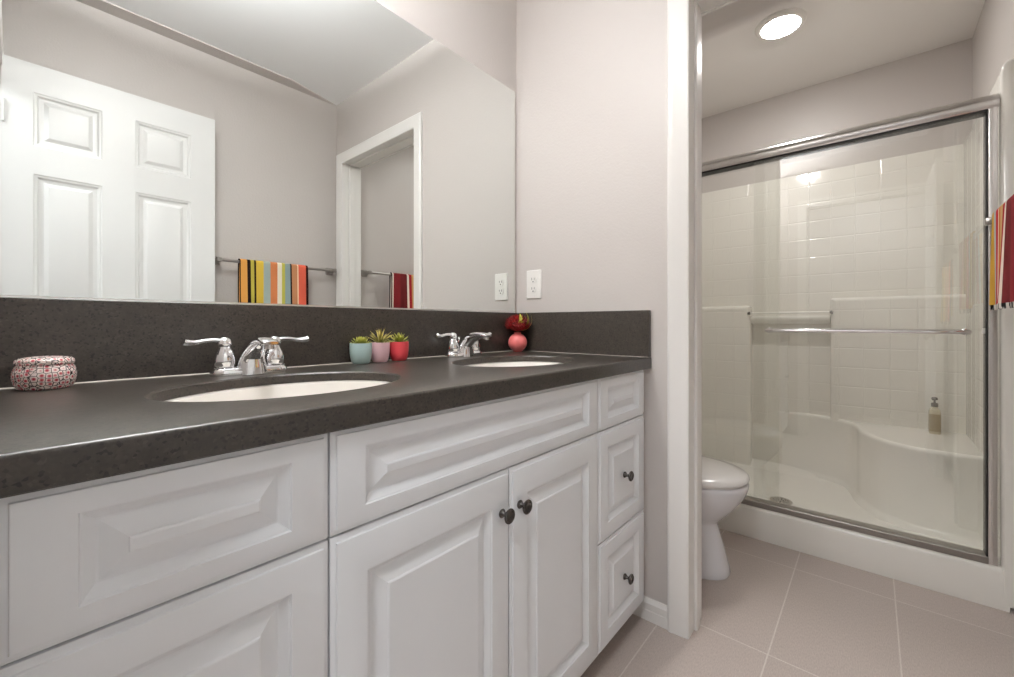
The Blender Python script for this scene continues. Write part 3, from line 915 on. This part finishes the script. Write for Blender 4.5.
# curb
bm = NB()
cp = [(XC + 0.004, 0.0), (XC, 0.02), (XC + 0.004, ZCURB - 0.018), (XC + 0.007, ZCURB - 0.008), (XC + 0.015, ZCURB - 0.001), (XC + 0.024, ZCURB), (2.345, ZCURB), (2.358, ZCURB - 0.004), (2.366, ZCURB - 0.016), (2.372, ZPAN + 0.02), (2.385, ZPAN + 0.006), (2.41, ZPAN), (2.41, 0.0)]
prism(bm, cp, -0.362, YS1, lambda u, w, a: (u, a, w)); part('curb', bm, M['acrylic'], SW, angle=50)
# pan floor with a gentle fall to the drain
bm = NB(); nx_, ny_ = 14, 22; gr = []
for i in range(nx_ + 1):
    row = []
    for k in range(ny_ + 1):
        x = 2.40 + (XB - 2.40) * i / nx_; y = YS0 + (YS1 - YS0) * k / ny_
        d = math.hypot(x - 2.586, y - 0.357)
        cove = 0.028 * max(0.0, 1 - (XB - x) / 0.06) ** 2
        row.append(bm.verts.new((x, y, ZPAN - 0.012 + 0.016 * min(1, d / 0.7) + cove - (0.0 if d > 0.02 else 0.0))))
    gr.append(row)
for i in range(nx_):
    for k in range(ny_): bm.faces.new((gr[i][k], gr[i + 1][k], gr[i + 1][k + 1], gr[i][k + 1]))
part('pan', bm, M['acrylic'], SW, angle=60)
# upper walls: back, right, left
bm = NB(); box(bm, XB, XW - 0.002, YS0 - 0.03, YS1, ZPAN - 0.02, ZT, 0.006); part('back_panel', bm, M['acrylic_tile'], SW)
bm = NB(); box(bm, XC + 0.03, XB, YR + 0.001, YS0, ZPAN - 0.02, ZT, 0.006); part('side_panel', bm, M['acrylic_tile'], SW)
bm = NB(); box(bm, XC + 0.03, XB, YS1 - 0.03, YS1, ZPAN - 0.02, ZT, 0.006); part('side_panel', bm, M['acrylic_tile'], SW)
# front flange on the towel wall side, rounded at its top
bm = NB()
fp = [(YR + 0.0015, 0.02), (-0.352, 0.02), (-0.345, 0.05), (-0.342, ZT - 0.035), (-0.346, ZT - 0.012), (-0.356, ZT), (YR + 0.0015, ZT + 0.002)]
loft(bm, [[(XC + 0.04, y, z) for y, z in fp], [(XC + 0.006, y, z) for y, z in fp], [(XC, y + (-0.005 if i in (1, 2, 3, 4, 5) else 0), z - (0.004 if z > 1.5 else 0)) for i, (y, z) in enumerate(fp)]])
part('flange', bm, M['acrylic'], SW, angle=50)
# thicker lower blocks with rounded ledges, niche between them
def block(y0, y1, z0, z1):
    bm = NB()
    R = 0.022
    prof = [(XB + 0.004, z0), (XK, z0)]
    for k in range(7):
        a = PI / 2 * k / 6
        prof.append((XK + R - R * math.cos(a), z1 - R + R * math.sin(a)))
    prof.append((XB + 0.004, z1 + 0.003))
    def ring(y, inset):
        return [(max(x, XK + inset) if x < XB else x, y, min(z, z1 - inset * 0.6)) for x, z in prof]
    ys = []
    for k in range(6):
        a = PI / 2 * k / 5
        ys.append((y0 + R * (1 - math.sin(a)), R * (1 - math.cos(a))))
    rings = [ring(y0 + R - R * math.cos(PI / 2 * k / 5), R * (1 - math.sin(PI / 2 * k / 5))) for k in range(6)]
    rings += [ring(y1 - R + R * math.sin(PI / 2 * k / 5), R * (1 - math.cos(PI / 2 * k / 5))) for k in range(6)]
    loft(bm, rings)
    return bm
part('wall_ledge', block(YS0 - 0.02, 0.182, ZBN - 0.01, 1.150), M['acrylic_tile'], SW, angle=50)
part('wall_ledge', block(0.592, YS1 - 0.005, ZPAN - 0.02, 1.118), M['acrylic_tile'], SW, angle=50)
# moulded shelf in the niche
bm = NB()
sh = [(XB + 0.004, 0.185), (XK + 0.012, 0.185), (XK, 0.20), (XK - 0.004, 0.25), (XK - 0.004, 0.525), (XK, 0.575), (XK + 0.012, 0.592), (XB + 0.004, 0.592)]
def shr(z, e): return [(min(x + e, XB + 0.004), y, z) for x, y in sh]
loft(bm, [shr(1.000, 0.035), shr(1.012, 0.012), shr(1.024, 0.002), shr(1.040, 0.0), shr(1.048, 0.004), shr(1.049, 0.010)])
part('niche_shelf', bm, M['acrylic'], SW, angle=50)
bm = NB(); tube(bm, [(XK + 0.006, 0.172, 1.068), (XK + 0.006, 0.602, 1.068)], 0.006, 12)
part('niche_bar', bm, M['plastic'], SW)
for y in (0.178, 0.597):
    bm = NB(); lathe(bm, [(0.009, -0.007), (0.009, 0.007)], n=14, axis='Y', base=(XK + 0.004, y, 1.068)); part('bar_socket', bm, M['pewter'], SW, label='dark bar socket')
# corner bench with the S-shaped front
top = catmull([(2.565, YS0 - 0.004, 0), (2.567, -0.24, 0), (2.585, -0.13, 0), (2.665, -0.032, 0), (2.80, 0.036, 0), (2.93, 0.066, 0), (3.02, 0.098, 0), (3.080, 0.17, 0), (3.115, 0.26, 0), (3.131, 0.36, 0), (3.1362, 0.46, 0)], 7)
bm = NB()
nrm = []
for i, p in enumerate(top):
    a = Vector(top[max(i - 1, 0)]); b = Vector(top[min(i + 1, len(top) - 1)]); t = (b - a).normalized()
    nrm.append(Vector((-t.y, t.x, 0)))       # points to the open side of the pan
def brow(off, z): return [Vector((p[0], p[1], z)) + n * off for p, n in zip(top, nrm)]
rows = [brow(-0.03, ZBN - 0.001), brow(-0.012, ZBN + 0.002), brow(-0.004, ZBN), brow(0.001, ZBN - 0.006), brow(0.002, ZBN - 0.016), brow(0.0, ZBN - 0.03), brow(0.0, ZPAN + 0.03), brow(0.008, ZPAN + 0.014), brow(0.024, ZPAN + 0.002), brow(0.03, ZPAN - 0.014)]
loft(bm, rows, False, False, closed=False)
face = [bm.verts.new(p) for p in brow(-0.03, ZBN - 0.001)] + [bm.verts.new((XB + 0.002, 0.46, ZBN)), bm.verts.new((XB + 0.002, YS0 - 0.004, ZBN))]
bm.faces.new(face)
bmesh.ops.remove_doubles(bm, verts=bm.verts[:], dist=1e-5)
part('bench', bm, M['acrylic'], SW, angle=50)
# drain
bm = NB(); lathe(bm, [(0.050, 0.0), (0.050, 0.004), (0.044, 0.0055), (0.040, 0.0045), (0.001, 0.0045)], n=32)
bmesh.ops.translate(bm, verts=bm.verts[:], vec=(2.586, 0.357, ZPAN - 0.011))
dr = part('drain', bm, M['satin'], SW, label='round metal floor drain')
bm = NB()
for rr in (0.012, 0.022, 0.032):
    n = int(rr / 0.012) * 6
    for k in range(n):
        a = 2 * PI * k / n
        x, y = 2.586 + rr * math.cos(a), 0.357 + rr * math.sin(a)
        pts = []
        for q in range(8):
            b = 2 * PI * q / 8; pts.append((x + 0.0034 * math.cos(b), y + 0.0034 * math.sin(b), ZPAN - 0.0062))
        bm.faces.new([bm.verts.new(p) for p in pts])
part('drain_holes', bm, M['slot'], dr, label='dark drain holes')

# ------------------------------------------------------------------ shower door
SD = thing('shower_door', 'framed bypass sliding glass shower door with chrome rails', 'shower door', (2.285, 0.4, ZCURB))
YJ = -0.337
bm = NB()
hp = [(2.258, 1.765), (2.2525, 1.772), (2.2495, 1.782), (2.2495, 1.792), (2.2525, 1.802), (2.259, 1.811), (2.268, 1.8165), (2.280, 1.820), (2.296, 1.822), (2.312, 1.821), (2.320, 1.816), (2.320, 1.765)]
prism(bm, hp, YJ - 0.002, YS1 - 0.031, lambda u, w, a: (u, a, w)); part('header_rail', bm, M['frame'], SW and SD, angle=40)
bm = NB(); box(bm, 2.262, 2.316, YJ + 0.02, YS1 - 0.032, 1.7585, 1.7652); part('header_gap_shade', bm, M['dark_gap_and_seal'], SD, smooth=False, label='dark strip painted as the shadow gap under the header')  # dark strip standing in for shade in the gap below the rail
bm = NB()
sp_ = [(2.258, ZCURB), (2.258, ZCURB + 0.022), (2.260, ZCURB + 0.0245), (2.264, ZCURB + 0.025), (2.314, ZCURB + 0.025), (2.318, ZCURB + 0.0235), (2.320, ZCURB)]
prism(bm, sp_, YJ + 0.0245, YS1 - 0.057, lambda u, w, a: (u, a, w)); part('sill_track', bm, M['sill'], SD, angle=30)
for y0, y1 in ((YJ, YJ + 0.024), (YS1 - 0.056, YS1 - 0.032)):
    bm = NB()
    pr = rrect(2.258, 2.318, y0, y1, 0.003, 3)
    loft(bm, [[(u, w, ZCURB + 0.001) for u, w in pr], [(u, w, 1.766) for u, w in pr]]); part('wall_jamb', bm, M['frame'], SD)
bm = NB(); box(bm, 2.262, 2.314, YJ + 0.024, YJ + 0.028, ZCURB + 0.02, 1.7585); part('jamb_gasket', bm, M['dark_gap_and_seal'], SD, smooth=False, label='dark seal along the jamb')
# panes
GX1, GX2 = 2.274, 2.300
bm = NB(); box(bm, GX1, GX1 + 0.006, YJ + 0.030, 0.4226, ZCURB + 0.028, 1.757)
g1 = part('glass_panel', bm, M['glass'], SD, smooth=False, label='front sliding glass panel carrying the chrome bar')
bm = NB(); box(bm, GX2, GX2 + 0.006, 0.3250, YS1 - 0.060, ZCURB + 0.032, 1.757)
g2 = part('glass_panel', bm, M['glass'], SD, smooth=False, label='rear sliding glass panel, partly behind the toilet')
bm = NB()
tb = catmull([(GX1 - 0.002, 0.3590, 0.971), (GX1 - 0.022, 0.3590, 0.971), (GX1 - 0.034, 0.353, 0.971), (GX1 - 0.040, 0.338, 0.971), (GX1 - 0.040, 0.05, 0.971), (GX1 - 0.040, -0.238, 0.971), (GX1 - 0.034, -0.253, 0.971), (GX1 - 0.022, -0.259, 0.971), (GX1 - 0.002, -0.259, 0.971)], 5)
tube(bm, tb, 0.0085, 14); part('pull_bar', bm, M['chrome'], g1, label='chrome towel bar on the glass')
bm = NB()
for y in (0.359, -0.259): lathe(bm, [(0.013, -0.0005), (0.013, -0.005), (0.009, -0.007)], n=18, axis='X', base=(GX1, y, 0.971))
part('bar_rosettes', bm, M['chrome'], g1)
bm = NB(); box(bm, GX1 - 0.006, GX1 + 0.010, YJ + 0.029, YJ + 0.036, 0.965, 0.985, 0.001, 1); part('bumper', bm, M['plastic'], SD)

# ------------------------------------------------------------------ bottle on the bench
BX, BY = 2.985, -0.236
bt = thing('pump_bottle', 'clear amber-tinted pump bottle standing on the shower bench', 'bottle', (BX, BY, ZBN))
M['bottle'] = mat('bottle_plastic', srgb(196, 186, 160), 0.15); add_bump(M['bottle'], 30, 0.01)
M['bottle_label'] = mat('bottle_band', srgb(150, 134, 100), 0.4); add_bump(M['bottle_label'], 50, 0.02)
M['pump'] = mat('dark_pump', srgb(86, 78, 68), 0.3); add_bump(M['pump'], 50, 0.01)
bm = NB()
def rr_ring(w, d, z): return [(u, v_, z) for u, v_ in rrect(-w, w, -d, d, min(w, d) * 0.6, 4)]
loft(bm, [rr_ring(0.026, 0.019, 0.0), rr_ring(0.028, 0.021, 0.004), rr_ring(0.028, 0.021, 0.105), rr_ring(0.025, 0.018, 0.118), rr_ring(0.012, 0.011, 0.128), rr_ring(0.0105, 0.0105, 0.134)])
part('bottle_body', bm, M['bottle'], bt, local=True)
bm = NB(); loft(bm, [rr_ring(0.0286, 0.0216, 0.012), rr_ring(0.0286, 0.0216, 0.098)], False, False); part('bottle_label', bm, M['bottle_label'], bt, local=True, label='tan band round the bottle')
bm = NB()
lathe(bm, [(0.0125, 0.132), (0.0130, 0.134), (0.0130, 0.148), (0.010, 0.151), (0.004, 0.152), (0.004, 0.165), (0.011, 0.166), (0.012, 0.170), (0.010, 0.178), (0.002, 0.180)], n=20)
tube(bm, [(0, 0, 0.172), (-0.018, 0.004, 0.174), (-0.034, 0.008, 0.170)], [0.006, 0.005, 0.004], 10)
part('pump', bm, M['pump'], bt, local=True)

# ------------------------------------------------------------------ toilet
TXC = 1.850
to = thing('toilet', 'white toilet with closed lid beside the shower curb', 'toilet', (TXC, 0.70, 0))
def egg(z, yf, yb, hw, n=40, p=2.15):
    """egg outline: yf = front (towards -y), yb = back"""
    pts = []
    yc = yf + (yb - yf) * 0.56
    for i in range(n):
        a = 2 * PI * i / n
        c, s = math.cos(a), math.sin(a)
        x = hw * math.copysign(abs(c) ** (2 / p), c)
        y = yc + (yb - yc if s > 0 else yc - yf) * math.copysign(abs(s) ** (2 / p), s)
        pts.append((TXC + x, y, z))
    return pts
bm = NB()
loft(bm, [egg(0.0, 0.430, 0.98, 0.118, p=2.5), egg(0.006, 0.427, 0.985, 0.120, p=2.5), egg(0.03, 0.432, 0.98, 0.117, p=2.5), egg(0.10, 0.450, 0.96, 0.108, p=2.4), egg(0.175, 0.470, 0.94, 0.098, p=2.3), egg(0.195, 0.474, 0.93, 0.0965, p=2.3), egg(0.203, 0.470, 0.93, 0.104),
          egg(0.225, 0.448, 0.92, 0.126), egg(0.262, 0.416, 0.91, 0.149), egg(0.298, 0.390, 0.90, 0.165), egg(0.334, 0.370, 0.90, 0.177), egg(0.358, 0.362, 0.90, 0.181), egg(0.369, 0.362, 0.90, 0.181), egg(0.375, 0.368, 0.895, 0.176)])
part('bowl', bm, M['toilet'], to, angle=60)
bm = NB(); loft(bm, [egg(0.3755, 0.378, 0.79, 0.168), egg(0.377, 0.373, 0.792, 0.172), egg(0.384, 0.373, 0.793, 0.172), egg(0.386, 0.376, 0.79, 0.170)]); part('seat', bm, M['seat'], to, angle=60)
bm = NB(); loft(bm, [egg(0.3862, 0.366, 0.81, 0.178), egg(0.388, 0.361, 0.812, 0.183), egg(0.398, 0.361, 0.812, 0.183), egg(0.407, 0.370, 0.80, 0.174), egg(0.416, 0.42, 0.76, 0.130), egg(0.420, 0.52, 0.68, 0.05)]); part('lid', bm, M['seat'], to, angle=60)
bm = NB()
def trr(x0, x1, y0, y1, r, z): return [(u, w, z) for u, w in rrect(x0, x1, y0, y1, r, 5)]
loft(bm, [trr(TXC - 0.17, TXC + 0.17, 0.935, 1.125, 0.03, 0.39), trr(TXC - 0.195, TXC + 0.195, 0.925, 1.135, 0.035, 0.50), trr(TXC - 0.21, TXC + 0.21, 0.92, 1.14, 0.04, 0.72)]); part('tank', bm, M['toilet'], to, angle=50)
bm = NB(); loft(bm, [trr(TXC - 0.21, TXC + 0.21, 0.92, 1.14, 0.04, 0.721), trr(TXC - 0.222, TXC + 0.222, 0.91, 1.146, 0.045, 0.727), trr(TXC - 0.222, TXC + 0.222, 0.91, 1.146, 0.045, 0.745), trr(TXC - 0.212, TXC + 0.212, 0.92, 1.138, 0.04, 0.752)]); part('tank_lid', bm, M['toilet'], to, angle=50)
bm = NB(); lathe(bm, [(0.012, 0.0), (0.012, -0.012), (0.006, -0.014)], n=16, axis='Y', base=(TXC - 0.15, 0.921, 0.66)); tube(bm, [(TXC - 0.15, 0.910, 0.66), (TXC - 0.09, 0.905, 0.655)], [0.006, 0.005], 10); part('flush_lever', bm, M['chrome'], to)

# ------------------------------------------------------------------ shower lamp, unseen vanity lamp, added hall fill
LX, LY = 2.417, 0.336
sl = thing('ceiling_light', 'round flush ceiling light glowing over the shower', 'ceiling light', (LX, LY, SH_CEIL))
bm = NB(); lathe(bm, [(0.106, 0.0), (0.106, -0.004), (0.100, -0.012), (0.090, -0.017), (0.080, -0.016), (0.078, -0.010)], n=48, cap1=False); bmesh.ops.translate(bm, verts=bm.verts[:], vec=(LX, LY, SH_CEIL)); part('trim_ring', bm, M['plastic'], sl)
bm = NB(); lathe(bm, [(0.0795, -0.0125), (0.078, -0.018), (0.066, -0.0225), (0.040, -0.026), (0.001, -0.027)], n=40); bmesh.ops.translate(bm, verts=bm.verts[:], vec=(LX, LY, SH_CEIL)); part('diffuser', bm, emit('shower_lamp', (1.0, 0.975, 0.945), SHOWER_LIGHT), sl, label='glowing white diffuser')

LX2, LY2 = 0.30, 0.79
cl = thing('ceiling_light', 'round drum ceiling light over the countertop, above the photo\'s view', 'ceiling light', (LX2, LY2, CEIL))
def at_lamp(bm): bmesh.ops.translate(bm, verts=bm.verts[:], vec=(LX2, LY2, CEIL)); return bm
bm = NB(); lathe(bm, [(0.05, 0.0), (0.05, -0.012), (0.012, -0.02), (0.012, -0.128)], n=24); part('stem', at_lamp(bm), M['nickel'], cl)
bm = NB(); lathe(bm, [(0.128, -0.122), (0.131, -0.122), (0.131, -0.178), (0.128, -0.178)], n=48, cap0=False, cap1=False)
rv = list(bm.verts); part('drum_shade', at_lamp(bm), emit('drum_shade_glow', (1.0, 0.985, 0.96), SHADE_LIGHT), cl)  # drum form made up; its glow evens out the wall light
bm = NB(); lathe(bm, [(0.128, -0.127), (0.012, -0.1265)], n=40, cap0=False, cap1=False); part('added_uplight', at_lamp(bm), emit('drum_uplight_fill', (0.95, 0.98, 1.0), UP_FILL), cl)  # added glowing disc, there to brighten the ceiling
bm = NB(); lathe(bm, [(0.128, -0.174), (0.080, -0.177), (0.001, -0.178)], n=40); part('lower_diffuser', at_lamp(bm), emit('drum_lamp_down', (1.0, 0.985, 0.97), DOWN_LIGHT), cl)

hl = thing('ceiling_light', 'added unseen fill lamp in the hall behind the entry doorway', 'ceiling light', (-0.75, 0.05, CEIL))  # made-up lamp that fills the room from behind the camera
bm = NB(); lathe(bm, [(0.20, 0.0), (0.20, -0.01), (0.19, -0.02)], n=40, cap1=False); bmesh.ops.translate(bm, verts=bm.verts[:], vec=(-0.75, 0.05, CEIL)); part('trim_ring', bm, M['plastic'], hl)
bm = NB(); lathe(bm, [(0.19, -0.015), (0.15, -0.04), (0.08, -0.055), (0.001, -0.058)], n=40); bmesh.ops.translate(bm, verts=bm.verts[:], vec=(-0.75, 0.05, CEIL)); part('diffuser', bm, emit('hall_fill', (0.92, 0.965, 1.0), HALL_FILL), hl)
